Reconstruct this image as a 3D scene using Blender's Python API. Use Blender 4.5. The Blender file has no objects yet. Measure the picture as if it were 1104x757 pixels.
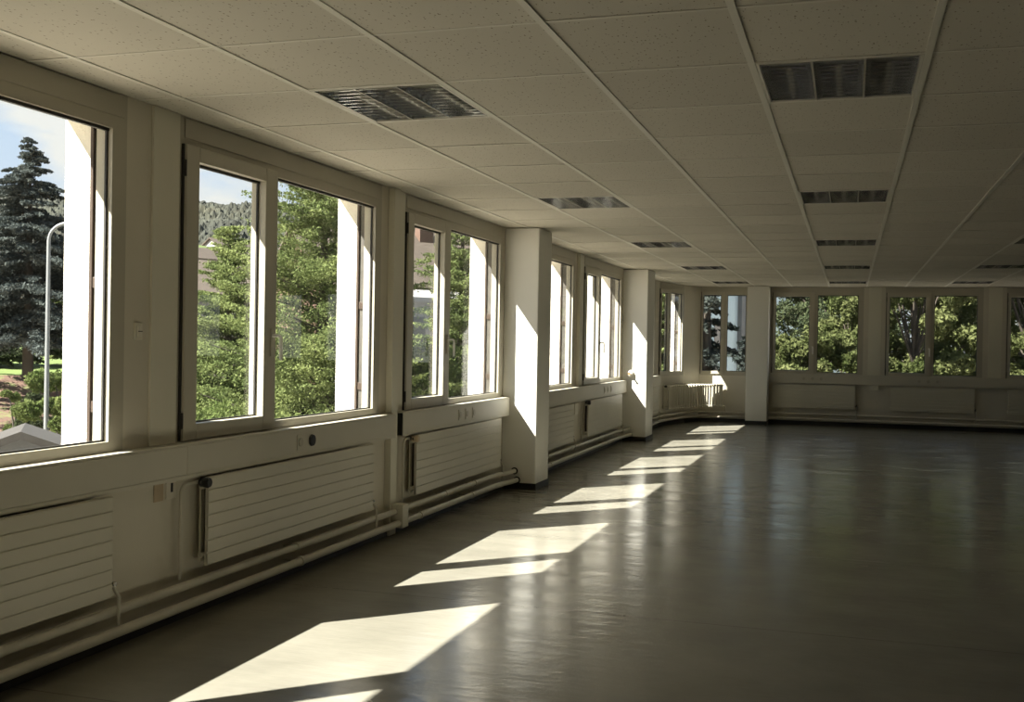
import bpy, bmesh, math, random
import numpy as np
from mathutils import Vector, Matrix

scene = bpy.context.scene
COL = scene.collection
RND = random.Random(7)

# ------------------------------------------------------------------ camera
YAW, PIT, ROL, FPX = .3063, -.0083, .0178, 1153.9
CAM = Vector((3.174, 0.0, 1.4057))
_c, _s = math.cos(YAW), math.sin(YAW)
_fw = Vector((-_s, _c, 0)); _rt = Vector((_c, _s, 0)); _up = Vector((0, 0, 1))
F2 = _fw * math.cos(PIT) + _up * math.sin(PIT)
_u2 = -_fw * math.sin(PIT) + _up * math.cos(PIT)
R3 = _rt * math.cos(ROL) + _u2 * math.sin(ROL)
U3 = -_rt * math.sin(ROL) + _u2 * math.cos(ROL)


def at(px, py, depth):
    """world point seen at a pixel of the 1104x757 photograph, at a distance along the view axis"""
    return CAM + depth * (F2 + R3 * ((px - 552) / FPX) - U3 * ((py - 378.5) / FPX))


cam_data = bpy.data.cameras.new('camera')
cam = bpy.data.objects.new('camera', cam_data)
COL.objects.link(cam)
M = Matrix.Identity(4)
for r in range(3):
    M[r][0], M[r][1], M[r][2], M[r][3] = R3[r], U3[r], -F2[r], CAM[r]
cam.matrix_world = M
cam_data.sensor_width = 36
cam_data.lens = FPX / 1104 * 36
cam_data.clip_start = .05
cam_data.clip_end = 3000
scene.camera = cam

# ------------------------------------------------------------------ materials
def nodes_of(name):
    m = bpy.data.materials.new(name); m.use_nodes = True
    nt = m.node_tree
    return m, nt, nt.nodes['Principled BSDF']


def mat(name, col, rough=.5, metal=0., var=.08, scale=3., bump=0., bscale=60., spec=.5, dirt=None, coat=0.):
    m, nt, p = nodes_of(name)
    N, L = nt.nodes, nt.links
    tc = N.new('ShaderNodeTexCoord')
    nz = N.new('ShaderNodeTexNoise'); nz.inputs['Scale'].default_value = scale; nz.inputs['Detail'].default_value = 5
    L.new(tc.outputs['Object'], nz.inputs['Vector'])
    rp = N.new('ShaderNodeValToRGB')
    a = [max(0, c * (1 - var)) for c in col]; b = [min(1, c * (1 + var)) for c in col]
    rp.color_ramp.elements[0].position = .3; rp.color_ramp.elements[1].position = .7
    rp.color_ramp.elements[0].color = (*a, 1); rp.color_ramp.elements[1].color = (*b, 1)
    L.new(nz.outputs['Fac'], rp.inputs['Fac'])
    out = rp.outputs['Color']
    if dirt:
        n2 = N.new('ShaderNodeTexNoise'); n2.inputs['Scale'].default_value = dirt[1]; n2.inputs['Detail'].default_value = 8
        n2.inputs['Roughness'].default_value = .7
        L.new(tc.outputs['Object'], n2.inputs['Vector'])
        r2 = N.new('ShaderNodeValToRGB')
        r2.color_ramp.elements[0].position = dirt[2]; r2.color_ramp.elements[1].position = dirt[2] + .12
        r2.color_ramp.elements[0].color = (0, 0, 0, 1); r2.color_ramp.elements[1].color = (dirt[3],) * 3 + (1,)
        L.new(n2.outputs['Fac'], r2.inputs['Fac'])
        mx = N.new('ShaderNodeMixRGB'); mx.inputs['Color2'].default_value = (*dirt[0], 1)
        L.new(r2.outputs['Color'], mx.inputs['Fac']); L.new(out, mx.inputs['Color1'])
        out = mx.outputs['Color']
    L.new(out, p.inputs['Base Color'])
    p.inputs['Roughness'].default_value = rough; p.inputs['Metallic'].default_value = metal
    p.inputs['Specular IOR Level'].default_value = spec
    p.inputs['Coat Weight'].default_value = coat
    if bump:
        n3 = N.new('ShaderNodeTexNoise'); n3.inputs['Scale'].default_value = bscale; n3.inputs['Detail'].default_value = 3
        L.new(tc.outputs['Object'], n3.inputs['Vector'])
        bp = N.new('ShaderNodeBump'); bp.inputs['Strength'].default_value = bump; bp.inputs['Distance'].default_value = .01
        L.new(n3.outputs['Fac'], bp.inputs['Height']); L.new(bp.outputs['Normal'], p.inputs['Normal'])
    return m


WALL = mat('wall_paint', (.64, .60, .50), .75, var=.05, scale=1.5, bump=.15, bscale=180, dirt=((.45, .40, .30), 2.2, .60, .35))
COLM = mat('pillar_plaster', (.76, .745, .68), .8, var=.03, scale=2, bump=.3, bscale=220)
PANEL = mat('partition_panel', (.70, .67, .555), .5, var=.04, scale=1.2)
FRAME = mat('window_frame_coating', (.46, .43, .345), .42, var=.03, scale=3, dirt=((.30, .27, .2), 6, .66, .3))
SASH = mat('window_sash_coating', (.49, .46, .37), .38, var=.03, scale=3)
TRUNK = mat('trunking_paint', (.57, .54, .45), .42, var=.04, scale=2, dirt=((.55, .42, .25), 4, .66, .35))
RADI = mat('radiator_enamel', (.60, .57, .47), .38, var=.03, scale=2)
PIPE = mat('pipe_paint', (.56, .53, .44), .4, var=.06, scale=8)
BLACK = mat('black_rubber', (.012, .012, .010), .5, var=.2, scale=20)
SKIRT = mat('black_skirting', (.02, .02, .017), .45, var=.3, scale=12)
GASK = mat('gasket_rubber', (.03, .028, .024), .6, var=.2, scale=20)
ALU = mat('brushed_aluminium', (.62, .60, .56), .32, .9, var=.06, scale=30)
HANDLE = mat('white_handle_metal', (.86, .85, .80), .3, .0, var=.02, scale=10)
CHROME = mat('handle_metal', (.5, .48, .44), .25, .8, var=.04, scale=10)
GUIDEL = mat('weathered_guide_metal', (.085, .078, .065), .7, .0, var=.25, scale=14)
GUIDE = mat('shutter_guide_paint', (.06, .04, .028), .5, .2, var=.1, scale=8)
WHITEP = mat('white_plastic', (.74, .70, .60), .4, var=.03, scale=6)
BEIGEP = mat('beige_plastic', (.50, .40, .27), .5, var=.05, scale=6)
RUST = mat('rusty_brown_metal', (.30, .15, .06), .6, var=.3, scale=40)
STUCCO = mat('exterior_stucco', (.84, .80, .70), .9, var=.05, scale=20, bump=.7, bscale=90)
CONCRETE = mat('roof_concrete', (.35, .33, .30), .9, var=.15, scale=3)
TBAR = mat('ceiling_tee_bar', (.62, .595, .51), .5, var=.04, scale=3)
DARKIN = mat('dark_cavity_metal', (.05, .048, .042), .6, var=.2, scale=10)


def tile_material():
    m, nt, p = nodes_of('mineral_fibre_tile')
    N, L = nt.nodes, nt.links
    tc = N.new('ShaderNodeTexCoord')
    mp = N.new('ShaderNodeMapping'); mp.inputs['Scale'].default_value = (1, .45, 1); mp.inputs['Rotation'].default_value = (0, 0, .5)
    L.new(tc.outputs['Object'], mp.inputs['Vector'])
    wn = N.new('ShaderNodeTexNoise'); wn.inputs['Scale'].default_value = 30
    L.new(mp.outputs['Vector'], wn.inputs['Vector'])
    ad = N.new('ShaderNodeVectorMath'); ad.operation = 'MULTIPLY_ADD'
    ad.inputs[1].default_value = (.02, .02, .02)
    L.new(wn.outputs['Color'], ad.inputs[0]); L.new(mp.outputs['Vector'], ad.inputs[2])
    vo = N.new('ShaderNodeTexVoronoi'); vo.inputs['Scale'].default_value = 62
    L.new(ad.outputs['Vector'], vo.inputs['Vector'])
    r = N.new('ShaderNodeValToRGB')
    r.color_ramp.elements[0].position = .11; r.color_ramp.elements[0].color = (.22, .19, .14, 1)
    r.color_ramp.elements[1].position = .20; r.color_ramp.elements[1].color = (.55, .52, .44, 1)
    L.new(vo.outputs['Distance'], r.inputs['Fac'])
    # slight tone difference from tile to tile
    sx = N.new('ShaderNodeVectorMath'); sx.operation = 'ADD'; sx.inputs[1].default_value = (-2.148 + 640, -3.509 + 705.9, 0)
    L.new(tc.outputs['Object'], sx.inputs[0])
    dv = N.new('ShaderNodeVectorMath'); dv.operation = 'DIVIDE'; dv.inputs[1].default_value = (.64, .7059, 50)
    L.new(sx.outputs['Vector'], dv.inputs[0])
    fl = N.new('ShaderNodeVectorMath'); fl.operation = 'FLOOR'; L.new(dv.outputs['Vector'], fl.inputs[0])
    wh = N.new('ShaderNodeTexWhiteNoise'); L.new(fl.outputs['Vector'], wh.inputs['Vector'])
    mr = N.new('ShaderNodeMapRange'); mr.inputs['To Min'].default_value = .93; mr.inputs['To Max'].default_value = 1.05
    L.new(wh.outputs['Value'], mr.inputs['Value'])
    mu = N.new('ShaderNodeVectorMath'); mu.operation = 'SCALE'
    L.new(r.outputs['Color'], mu.inputs[0]); L.new(mr.outputs['Result'], mu.inputs['Scale'])
    L.new(mu.outputs['Vector'], p.inputs['Base Color'])
    p.inputs['Roughness'].default_value = .95; p.inputs['Specular IOR Level'].default_value = .1
    bp = N.new('ShaderNodeBump'); bp.inputs['Strength'].default_value = .12; bp.inputs['Distance'].default_value = .002
    L.new(vo.outputs['Distance'], bp.inputs['Height']); L.new(bp.outputs['Normal'], p.inputs['Normal'])
    return m


def floor_material():
    m, nt, p = nodes_of('polished_linoleum')
    N, L = nt.nodes, nt.links
    tc = N.new('ShaderNodeTexCoord')

    def noise(scale, detail, sc=(1, 1, 1), rough=.6):
        mp = N.new('ShaderNodeMapping'); mp.inputs['Scale'].default_value = sc
        L.new(tc.outputs['Object'], mp.inputs['Vector'])
        n = N.new('ShaderNodeTexNoise'); n.inputs['Scale'].default_value = scale
        n.inputs['Detail'].default_value = detail; n.inputs['Roughness'].default_value = rough
        L.new(mp.outputs['Vector'], n.inputs['Vector'])
        return n.outputs['Fac']
    r = N.new('ShaderNodeValToRGB')
    r.color_ramp.elements[0].position = .3; r.color_ramp.elements[0].color = (.205, .195, .160, 1)
    r.color_ramp.elements[1].position = .72; r.color_ramp.elements[1].color = (.275, .262, .215, 1)
    L.new(noise(1.6, 8), r.inputs['Fac'])
    # scuffs
    r2 = N.new('ShaderNodeValToRGB')
    r2.color_ramp.elements[0].position = .70; r2.color_ramp.elements[0].color = (0, 0, 0, 1)
    r2.color_ramp.elements[1].position = .78; r2.color_ramp.elements[1].color = (.55, .55, .55, 1)
    L.new(noise(3.1, 9, (1, .35, 1), .72), r2.inputs['Fac'])
    mx = N.new('ShaderNodeMixRGB'); mx.inputs['Color2'].default_value = (.07, .065, .05, 1)
    L.new(r2.outputs['Color'], mx.inputs['Fac']); L.new(r.outputs['Color'], mx.inputs['Color1'])
    # sheet seams: every 2 m across the room
    sp = N.new('ShaderNodeSeparateXYZ'); L.new(tc.outputs['Object'], sp.inputs[0])
    md = N.new('ShaderNodeMath'); md.operation = 'PINGPONG'; md.inputs[1].default_value = 1.0
    of = N.new('ShaderNodeMath'); of.operation = 'ADD'; of.inputs[1].default_value = .55
    L.new(sp.outputs['Y'], of.inputs[0]); L.new(of.outputs[0], md.inputs[0])
    lt = N.new('ShaderNodeMath'); lt.operation = 'LESS_THAN'; lt.inputs[1].default_value = .004
    L.new(md.outputs[0], lt.inputs[0])
    ml = N.new('ShaderNodeMath'); ml.operation = 'MULTIPLY'; ml.inputs[1].default_value = .45
    L.new(lt.outputs[0], ml.inputs[0])
    m2 = N.new('ShaderNodeMixRGB'); m2.inputs['Color2'].default_value = (.05, .045, .035, 1)
    L.new(ml.outputs[0], m2.inputs['Fac']); L.new(mx.outputs['Color'], m2.inputs['Color1'])
    L.new(m2.outputs['Color'], p.inputs['Base Color'])
    rr = N.new('ShaderNodeMapRange'); rr.inputs['From Min'].default_value = .3; rr.inputs['From Max'].default_value = .7
    rr.inputs['To Min'].default_value = .13; rr.inputs['To Max'].default_value = .27
    L.new(noise(2.2, 7, (.6, 1.5, 1)), rr.inputs['Value']); L.new(rr.outputs['Result'], p.inputs['Roughness'])
    p.inputs['Specular IOR Level'].default_value = .55
    bp = N.new('ShaderNodeBump'); bp.inputs['Strength'].default_value = .12; bp.inputs['Distance'].default_value = .02
    L.new(noise(7, 3, (.5, 1.6, 1)), bp.inputs['Height'])
    L.new(bp.outputs['Normal'], p.inputs['Normal'])
    return m


def glass_material():
    m = bpy.data.materials.new('window_glass'); m.use_nodes = True
    nt = m.node_tree; N, L = nt.nodes, nt.links
    N.remove(N['Principled BSDF'])
    tr = N.new('ShaderNodeBsdfTransparent'); tr.inputs['Color'].default_value = (.955, .965, .955, 1)
    gl = N.new('ShaderNodeBsdfGlossy'); gl.inputs['Roughness'].default_value = .0
    lw = N.new('ShaderNodeLayerWeight'); lw.inputs['Blend'].default_value = .5
    pw = N.new('ShaderNodeMath'); pw.operation = 'POWER'; pw.inputs[1].default_value = 5.0
    L.new(lw.outputs['Facing'], pw.inputs[0])
    fr = N.new('ShaderNodeMath'); fr.operation = 'MULTIPLY_ADD'; fr.inputs[1].default_value = .6; fr.inputs[2].default_value = .025
    L.new(pw.outputs[0], fr.inputs[0])
    mx = N.new('ShaderNodeMixShader')
    L.new(fr.outputs[0], mx.inputs[0]); L.new(tr.outputs[0], mx.inputs[1]); L.new(gl.outputs[0], mx.inputs[2])
    # faint film of dust on the panes
    df = N.new('ShaderNodeBsdfDiffuse'); df.inputs['Color'].default_value = (.8, .8, .78, 1)
    tc = N.new('ShaderNodeTexCoord'); nz = N.new('ShaderNodeTexNoise'); nz.inputs['Scale'].default_value = 2.5; nz.inputs['Detail'].default_value = 6
    L.new(tc.outputs['Object'], nz.inputs['Vector'])
    mr = N.new('ShaderNodeMapRange'); mr.inputs['To Min'].default_value = .0; mr.inputs['To Max'].default_value = .03
    L.new(nz.outputs['Fac'], mr.inputs['Value'])
    m2 = N.new('ShaderNodeMixShader')
    L.new(mr.outputs['Result'], m2.inputs[0]); L.new(mx.outputs[0], m2.inputs[1]); L.new(df.outputs[0], m2.inputs[2])
    L.new(m2.outputs[0], N['Material Output'].inputs['Surface'])
    return m


def leaf_material(name, c1, c2, trans=.3, scale=1.2):
    m = bpy.data.materials.new(name); m.use_nodes = True
    nt = m.node_tree; N, L = nt.nodes, nt.links
    N.remove(N['Principled BSDF'])
    tc = N.new('ShaderNodeTexCoord'); nz = N.new('ShaderNodeTexNoise'); nz.inputs['Scale'].default_value = scale; nz.inputs['Detail'].default_value = 6
    L.new(tc.outputs['Object'], nz.inputs['Vector'])
    r = N.new('ShaderNodeValToRGB')
    r.color_ramp.elements[0].position = .35; r.color_ramp.elements[0].color = (*c1, 1)
    r.color_ramp.elements[1].position = .65; r.color_ramp.elements[1].color = (*c2, 1)
    L.new(nz.outputs['Fac'], r.inputs['Fac'])
    d = N.new('ShaderNodeBsdfDiffuse'); t = N.new('ShaderNodeBsdfTranslucent'); mx = N.new('ShaderNodeMixShader')
    mx.inputs[0].default_value = trans
    L.new(r.outputs['Color'], d.inputs['Color']); L.new(r.outputs['Color'], t.inputs['Color'])
    L.new(d.outputs[0], mx.inputs[1]); L.new(t.outputs[0], mx.inputs[2])
    L.new(mx.outputs[0], N['Material Output'].inputs['Surface'])
    return m


TILE = tile_material(); FLOOR = floor_material(); GLASS = glass_material()
L_LARCH = leaf_material('larch_needles', (.09, .12, .045), (.20, .235, .09))
L_SPRUCE = leaf_material('blue_spruce_needles', (.045, .055, .052), (.095, .108, .10), .15, .8)
L_DARK = leaf_material('dark_needles', (.03, .04, .025), (.07, .085, .04), .2)
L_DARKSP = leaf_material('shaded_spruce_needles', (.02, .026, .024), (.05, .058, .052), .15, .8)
L_BROAD = leaf_material('broad_leaves', (.05, .065, .022), (.15, .165, .07), .35, .9)
L_BUSH = leaf_material('bush_leaves', (.07, .10, .03), (.16, .19, .07), .35, 1.5)
BARK = mat('tree_bark', (.05, .04, .03), .9, var=.3, scale=6)
PAVING = mat('pale_paving', (.40, .36, .30), .9, var=.12, scale=.8)
GRASS = mat('lawn_grass', (.11, .155, .035), .95, var=.2, scale=.6)
BANK = mat('bare_red_bank', (.12, .07, .05), .95, var=.25, scale=2, dirt=((.15, .2, .06), 1.5, .5, .7))
FOREST = mat('forest_canopy', (.025, .027, .019), .95, var=.6, scale=.05, dirt=((.055, .048, .025), .03, .55, .6))
FIELD = mat('hill_meadow', (.09, .12, .04), .95, var=.15, scale=.05)
ROOFB = mat('brown_roof_tiles', (.07, .054, .040), .85, var=.15, scale=4)
ROOFG = mat('grey_roof_tiles', (.05, .045, .039), .85, var=.15, scale=4)
PLASTERW = mat('white_house_plaster', (.22, .21, .20), .9, var=.05, scale=1)
PLASTERG = mat('grey_garage_plaster', (.12, .125, .13), .9, var=.06, scale=2)
BLUEWALL = mat('blue_grey_facade', (.40, .50, .55), .9, var=.05, scale=.6)
BRICKW = mat('reddish_house_wall', (.11, .065, .045), .9, var=.15, scale=3)
GALV = mat('galvanised_steel', (.20, .21, .21), .5, .3, var=.06, scale=6)


# ------------------------------------------------------------------ mesh builder
class MB:
    def __init__(self, O=(0, 0, 0), S=(1, 0, 0), Nn=(0, 1, 0)):
        self.v = []; self.f = []; self.mi = []; self.sm = []
        self.O = Vector(O); self.S = Vector(S).normalized(); self.N = Vector(Nn).normalized()

    def P(self, p):
        return self.O + self.S * p[0] + self.N * p[1] + Vector((0, 0, p[2]))

    def add(self, vs, fs, mi=0, smooth=False):
        b = len(self.v); self.v += [tuple(self.P(p)) for p in vs]
        for f in fs:
            self.f.append([b + i for i in f]); self.mi.append(mi); self.sm.append(smooth)
        return self

    def box(self, a, b, mi=0, bev=0.):
        x0, y0, z0 = [min(a[k], b[k]) for k in range(3)]; x1, y1, z1 = [max(a[k], b[k]) for k in range(3)]
        if bev <= 0 or min(x1 - x0, y1 - y0, z1 - z0) < 2.2 * bev:
            return self.add([(x0, y0, z0), (x1, y0, z0), (x1, y1, z0), (x0, y1, z0), (x0, y0, z1), (x1, y0, z1), (x1, y1, z1), (x0, y1, z1)],
                            [(0, 3, 2, 1), (4, 5, 6, 7), (0, 1, 5, 4), (1, 2, 6, 5), (2, 3, 7, 6), (3, 0, 4, 7)], mi)
        bm = bmesh.new()
        bmesh.ops.create_cube(bm, size=1)
        for v in bm.verts:
            v.co = ((x0 + x1) / 2 + v.co.x * (x1 - x0), (y0 + y1) / 2 + v.co.y * (y1 - y0), (z0 + z1) / 2 + v.co.z * (z1 - z0))
        bmesh.ops.bevel(bm, geom=bm.edges[:], offset=bev, segments=2, affect='EDGES', profile=.5)
        self.add([tuple(v.co) for v in bm.verts], [[v.index for v in f.verts] for f in bm.faces], mi)
        bm.free()
        return self

    def tube(self, pts, r, n=12, mi=0, cap=True):
        pts = [Vector(p) for p in pts]; vs = []; fs = []
        rs = r if isinstance(r, (list, tuple)) else [r] * len(pts)
        prev = None
        for i, p in enumerate(pts):
            if i == 0: d = pts[1] - p
            elif i == len(pts) - 1: d = p - pts[i - 1]
            else: d = (pts[i + 1] - p).normalized() + (p - pts[i - 1]).normalized()
            d.normalize()
            a = prev if prev is not None else (Vector((0, 0, 1)) if abs(d.z) < .9 else Vector((1, 0, 0)))
            x = (a - d * a.dot(d)).normalized(); y = d.cross(x); prev = x
            for k in range(n):
                t = 2 * math.pi * k / n
                vs.append(p + x * (rs[i] * math.cos(t)) + y * (rs[i] * math.sin(t)))
        for i in range(len(pts) - 1):
            for k in range(n):
                fs.append((i * n + k, i * n + (k + 1) % n, (i + 1) * n + (k + 1) % n, (i + 1) * n + k))
        self.add(vs, fs, mi, True)
        if cap:
            self.add(vs[:n], [list(range(n))[::-1]], mi); self.add(vs[-n:], [list(range(n))], mi)
        return self

    def build(self, name, mats, parent=None, label=None, cat=None, group=None, kind=None):
        me = bpy.data.meshes.new(name)
        me.from_pydata(self.v, [], self.f); me.validate()
        if not isinstance(mats, (list, tuple)): mats = [mats]
        for m in mats: me.materials.append(m)
        me.polygons.foreach_set('material_index', self.mi); me.polygons.foreach_set('use_smooth', self.sm)
        bm = bmesh.new(); bm.from_mesh(me); bmesh.ops.recalc_face_normals(bm, faces=bm.faces[:]); bm.to_mesh(me); bm.free()
        return link(name, me, parent, label, cat, group, kind)


def tag(o, label=None, cat=None, group=None, kind=None):
    for k, v in (('label', label), ('category', cat), ('group', group), ('kind', kind)):
        if v: o[k] = v
    return o


def link(name, me, parent=None, label=None, cat=None, group=None, kind=None):
    o = bpy.data.objects.new(name, me); COL.objects.link(o)
    if parent is not None:
        o.parent = parent; o.matrix_parent_inverse = parent.matrix_world.inverted() if parent.type != 'EMPTY' else Matrix.Translation(-parent.location)
    return tag(o, label, cat, group, kind)


def empty(name, loc=(0, 0, 0), label=None, cat=None, group=None, kind=None):
    o = bpy.data.objects.new(name, None); COL.objects.link(o); o.location = loc
    o.empty_display_size = .1
    return tag(o, label, cat, group, kind)


H = 2.496            # ceiling height
XE, YB, YF = 13.0, 20.1, -6.0   # room: right wall, back wall, wall behind the camera
PER = 2.79
LEFT = dict(S=(0, 1, 0), Nn=(1, 0, 0))       # local: s along the wall, n into the room

# ------------------------------------------------------------------ floor, roof, far walls
MB().box((-.34, YF - .3, -.3), (XE + .3, YB + .3, 0)).build('floor', FLOOR, kind='structure')
MB().box((-.34, YF - .3, H + .22), (XE + .3, YB + .35, H + .5)).build('ceiling_roof_slab', CONCRETE, kind='structure')  # unseen slab, added to keep sky light from leaking between the tiles
MB().box((XE, YF, 0), (XE + .25, YB, H + .22)).build('wall_right', WALL, kind='structure')
MB().box((-.34, YF - .25, 0), (XE + .25, YF, H + .22)).build('wall_front', WALL, kind='structure')

# ------------------------------------------------------------------ left wall and its windows
# frame local coordinates start at the frame's left outer edge
SPEC_L = dict(W=2.40, g=(.15, .795, .935, 2.30), sash=(.04, .925), zs=(.885, 2.36), zg=(.965, 2.285), zw=(.925, 2.335))
SPEC_B = dict(W=1.60, g=(.07, .67, .81, 1.51), sash=(.025, .76), zs=(.90, 2.40), zg=(.985, 2.325), zw=(.955, 2.35))
WIN_N = [0]


def window(O, S, Nn, sp, z0=.86, handle=True, guide=True, depth=.34, box=True):
    WIN_N[0] += 1
    g0, g1, g2, g3 = sp['g']; W = sp['W']; s0, s1 = sp['sash']; zs0, zs1 = sp['zs']; zg0, zg1 = sp['zg']; zw0, zw1 = sp['zw']
    mk = lambda: MB(O, S, Nn)
    root = empty('window_%d' % WIN_N[0], Vector(O), kind='structure')
    f = mk()
    # fixed frame: jambs, head, bottom rail, mullion
    B = .004
    f.box((0, -.085, z0), (s0 + .03, 0, H), 0, 0)
    f.box((g3, -.085, z0), (W, 0, H), 0, 0)
    f.box((s0 + .03, -.085, zw1), (g3, 0, H), 0)
    f.box((s0 + .03, -.085, z0), (s1 - .03, 0, zs0 + .012), 0)
    f.box((s1 - .03, -.085, z0), (g3, 0, zw0), 0)
    f.box((s1 - .03, -.085, zw0), (g2, 0, zw1), 0)
    f.build('frame', FRAME, root)
    if box:
        mk().box((.05, 0, 2.392), (W - .025, .006, H - .004), 0, .002).build('shutter_box_cover', FRAME, root)
    sh = mk()
    sh.box((s0, -.07, zs0), (g0, .025, zs1), 0, B)
    sh.box((g1, -.07, zs0), (s1, .025, zs1), 0, B)
    sh.box((g0, -.07, zg1), (g1, .025, zs1), 0, B)
    sh.box((g0, -.07, zs0), (g1, .025, zg0), 0, B)
    so = sh.build('sash', SASH, root)
    gk = mk()
    for a, b, c, d in ((g0, g1, zg0, zg1), (g2, g3, zw0, zw1)):
        t = .010
        gk.box((a, -.034, c), (a + t, -.024, d)); gk.box((b - t, -.034, c), (b, -.024, d))
        gk.box((a, -.034, d - t * 1.4), (b, -.018, d)); gk.box((a, -.034, c), (b, -.024, c + t * .8))
    gk.box((s0 - .012, 0, zs0), (s0 - .001, .012, zs1))
    gk.build('gasket', GASK, root)
    mk().box((g0, -.040, zg0), (g1, -.034, zg1)).build('pane', GLASS, root)
    mk().box((g2, -.040, zw0), (g3, -.034, zw1)).build('pane', GLASS, root)
    for zz in (zs0 + .10, zs1 - .12):
        mk().tube([(s0 - .006, .018, zz - .04), (s0 - .006, .018, zz + .04)], .009, 8).build('hinge', GASK, root)
    if handle:
        hs = (g1 + s1) / 2 + .015
        hp = mk().box((hs - .016, .025, 1.30), (hs + .012, .033, 1.46), 0, .003)
        h1 = hp.build('handle_plate', SASH, so)
        hl = mk().tube([(hs, .03, 1.418), (hs, .075, 1.418), (hs + .008, .082, 1.405), (hs + .008, .082, 1.28)], .0095, 10)
        hl.build('handle', HANDLE, so)
    # exterior: reveal sill and shutter guides
    mk().box((0, -depth - .03, z0 - .03), (W, -.085, z0 + .012)).build('outer_sill', ALU, root)
    if guide:
        for e, sg in ((0, 1), (W, -1)):
            gd = mk()
            gd.box((e, -.175, z0 + .012), (e + sg * .030, -.160, 2.41), 0)
            gd.box((e, -.160, z0 + .012), (e + sg * .012, -.145, 2.41), 2)
            gd.box((e, -.145, z0 + .012), (e + sg * .026, -.105, 2.41), 1)
            gd.box((e, -.105, z0 + .012), (e + sg * .018, -.086, 2.41), 0)
            gd.build('shutter_guide', [GUIDE, GUIDEL, GASK], root)
            cl = mk()
            for zz in (1.05, 1.62):
                cl.box((e, -.150, zz), (e + sg * .036, -.105, zz + .05), 0, .002)
            cl.build('guide_clip', GUIDE, root)
    return root


def fr0(n): return 1.74 + PER * n          # frame left edge of window n on the left wall (n=0 is the nearest one in view)


bays = list(range(-2, 6))
wl = MB(); wx = MB()
wl.box((-.10, YF, 0), (0, 18.38, .86))
wx.box((-.34, YF - .3, -3.5), (-.10, 18.38, .83))
wx.box((-.34, YF - .3, 2.415), (-.085, 18.38, H + .5))
edges = [YF] + sum([[fr0(n), fr0(n) + 2.40] for n in bays], []) + [18.38]
for a, b in zip(edges[0::2], edges[1::2]):
    wl.box((-.085, a, .86), (0, b, H + .01))
    wx.box((-.52 if abs(b - 15.69) < .05 else -.34, a, -3.5), (-.085, b, H + .22))
wx.box((-.62, 18.12, -3.5), (-.34, 18.40, 3.7))  # unseen tall fin, added to block sun from the far corner wall
wl.build('wall_left', WALL, kind='structure')
wx.build('wall_left_exterior', STUCCO, kind='structure')
for n in bays:
    window((0, fr0(n), 0), LEFT['S'], LEFT['Nn'], SPEC_L)
# partition panels and ducts between the bays
for n in bays[:-1]:
    y = fr0(n) + 2.40
    if n in (2, 4): continue
    MB().box((0, y + .18, .88), (.014, y + PER - 2.40 - .004, H), 0, .002).build('trim_%d' % (20 + n), PANEL, kind='structure')
y = fr0(1) + 2.40
MB().box((0, y + .115, 0), (.05, y + .225, H - .001), 0, .004).build('trim_1', PANEL, kind='structure')
y = fr0(3) + 2.40
MB().box((0, y + .10, .88), (.04, y + .20, H - .001), 0, .004).build('trim_2', PANEL, kind='structure')

# structural pillars
def pillar(x0, x1, y0, y1, k):
    b = MB().box((x0, y0, .001), (x1, y1, H - .001), 0, .012)
    b.build('wall_pillar_%d' % k, COLM, kind='structure')
    s = MB().box((x0, y0 - .006, 0), (x1 + .006, y1 + .006, .065), 0, .002)
    s.build('baseboard_pillar_%d' % k, SKIRT, kind='structure')


pillar(0, .345, 9.75, 10.2, 1)
pillar(0, .365, 15.36, 15.93, 2)
pillar(1.38, 1.76, 19.70, YB, 3)

# ------------------------------------------------------------------ rounded far-left corner
C0, C1, C2, C3 = Vector((0, 18.38, 0)), Vector((.27, 19.62, 0)), Vector((.50, 20.0, 0)), Vector((1.40, YB, 0))


def seg(a, b):
    S = (b - a).normalized(); Nn = Vector((S.y, -S.x, 0))
    return S, Nn, (b - a).length


def corner_wall(a, b, win, name, spec=None, w0=0):
    S, Nn, Ln = seg(a, b)
    w = MB(a, S, Nn); x = MB(a, S, Nn)
    if not win:
        w.box((0, -.10, 0), (Ln, 0, H + .01)); x.box((-.05, -.34, -3.5), (Ln + .05, -.10, H + .22))
    else:
        w1 = w0 + spec['W']
        w.box((0, -.10, 0), (Ln, 0, .86)); x.box((-.02, -.34, -3.5), (Ln + .02, -.10, .83))
        w.box((0, -.085, .86), (w0, 0, H + .01)); w.box((w1, -.085, .86), (Ln, 0, H + .01))
        x.box((0, -.34, .83), (w0, -.085, H + .22)); x.box((w1, -.34, .83), (Ln, -.085, H + .22))
        x.box((0, -.34, 2.415), (Ln, -.085, H + .22))
        window(tuple(a + S * w0), S, Nn, spec, handle=False)
    w.build('wall_' + name, WALL, kind='structure'); x.build('wall_' + name + '_exterior', STUCCO, kind='structure')


corner_wall(C0, C1, True, 'corner_left', dict(W=1.20, g=(.07, .42, .53, 1.13), sash=(.025, .50), zs=(.885, 2.38), zg=(.95, 2.32), zw=(.93, 2.335)), .035)
corner_wall(C1, C2, False, 'corner')
corner_wall(C2, C3, True, 'corner_back', dict(W=.885, g=(.05, .375, .49, .83), sash=(.02, .43), zs=(.885, 2.40), zg=(.94, 2.345), zw=(.94, 2.345)), .005)

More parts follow.
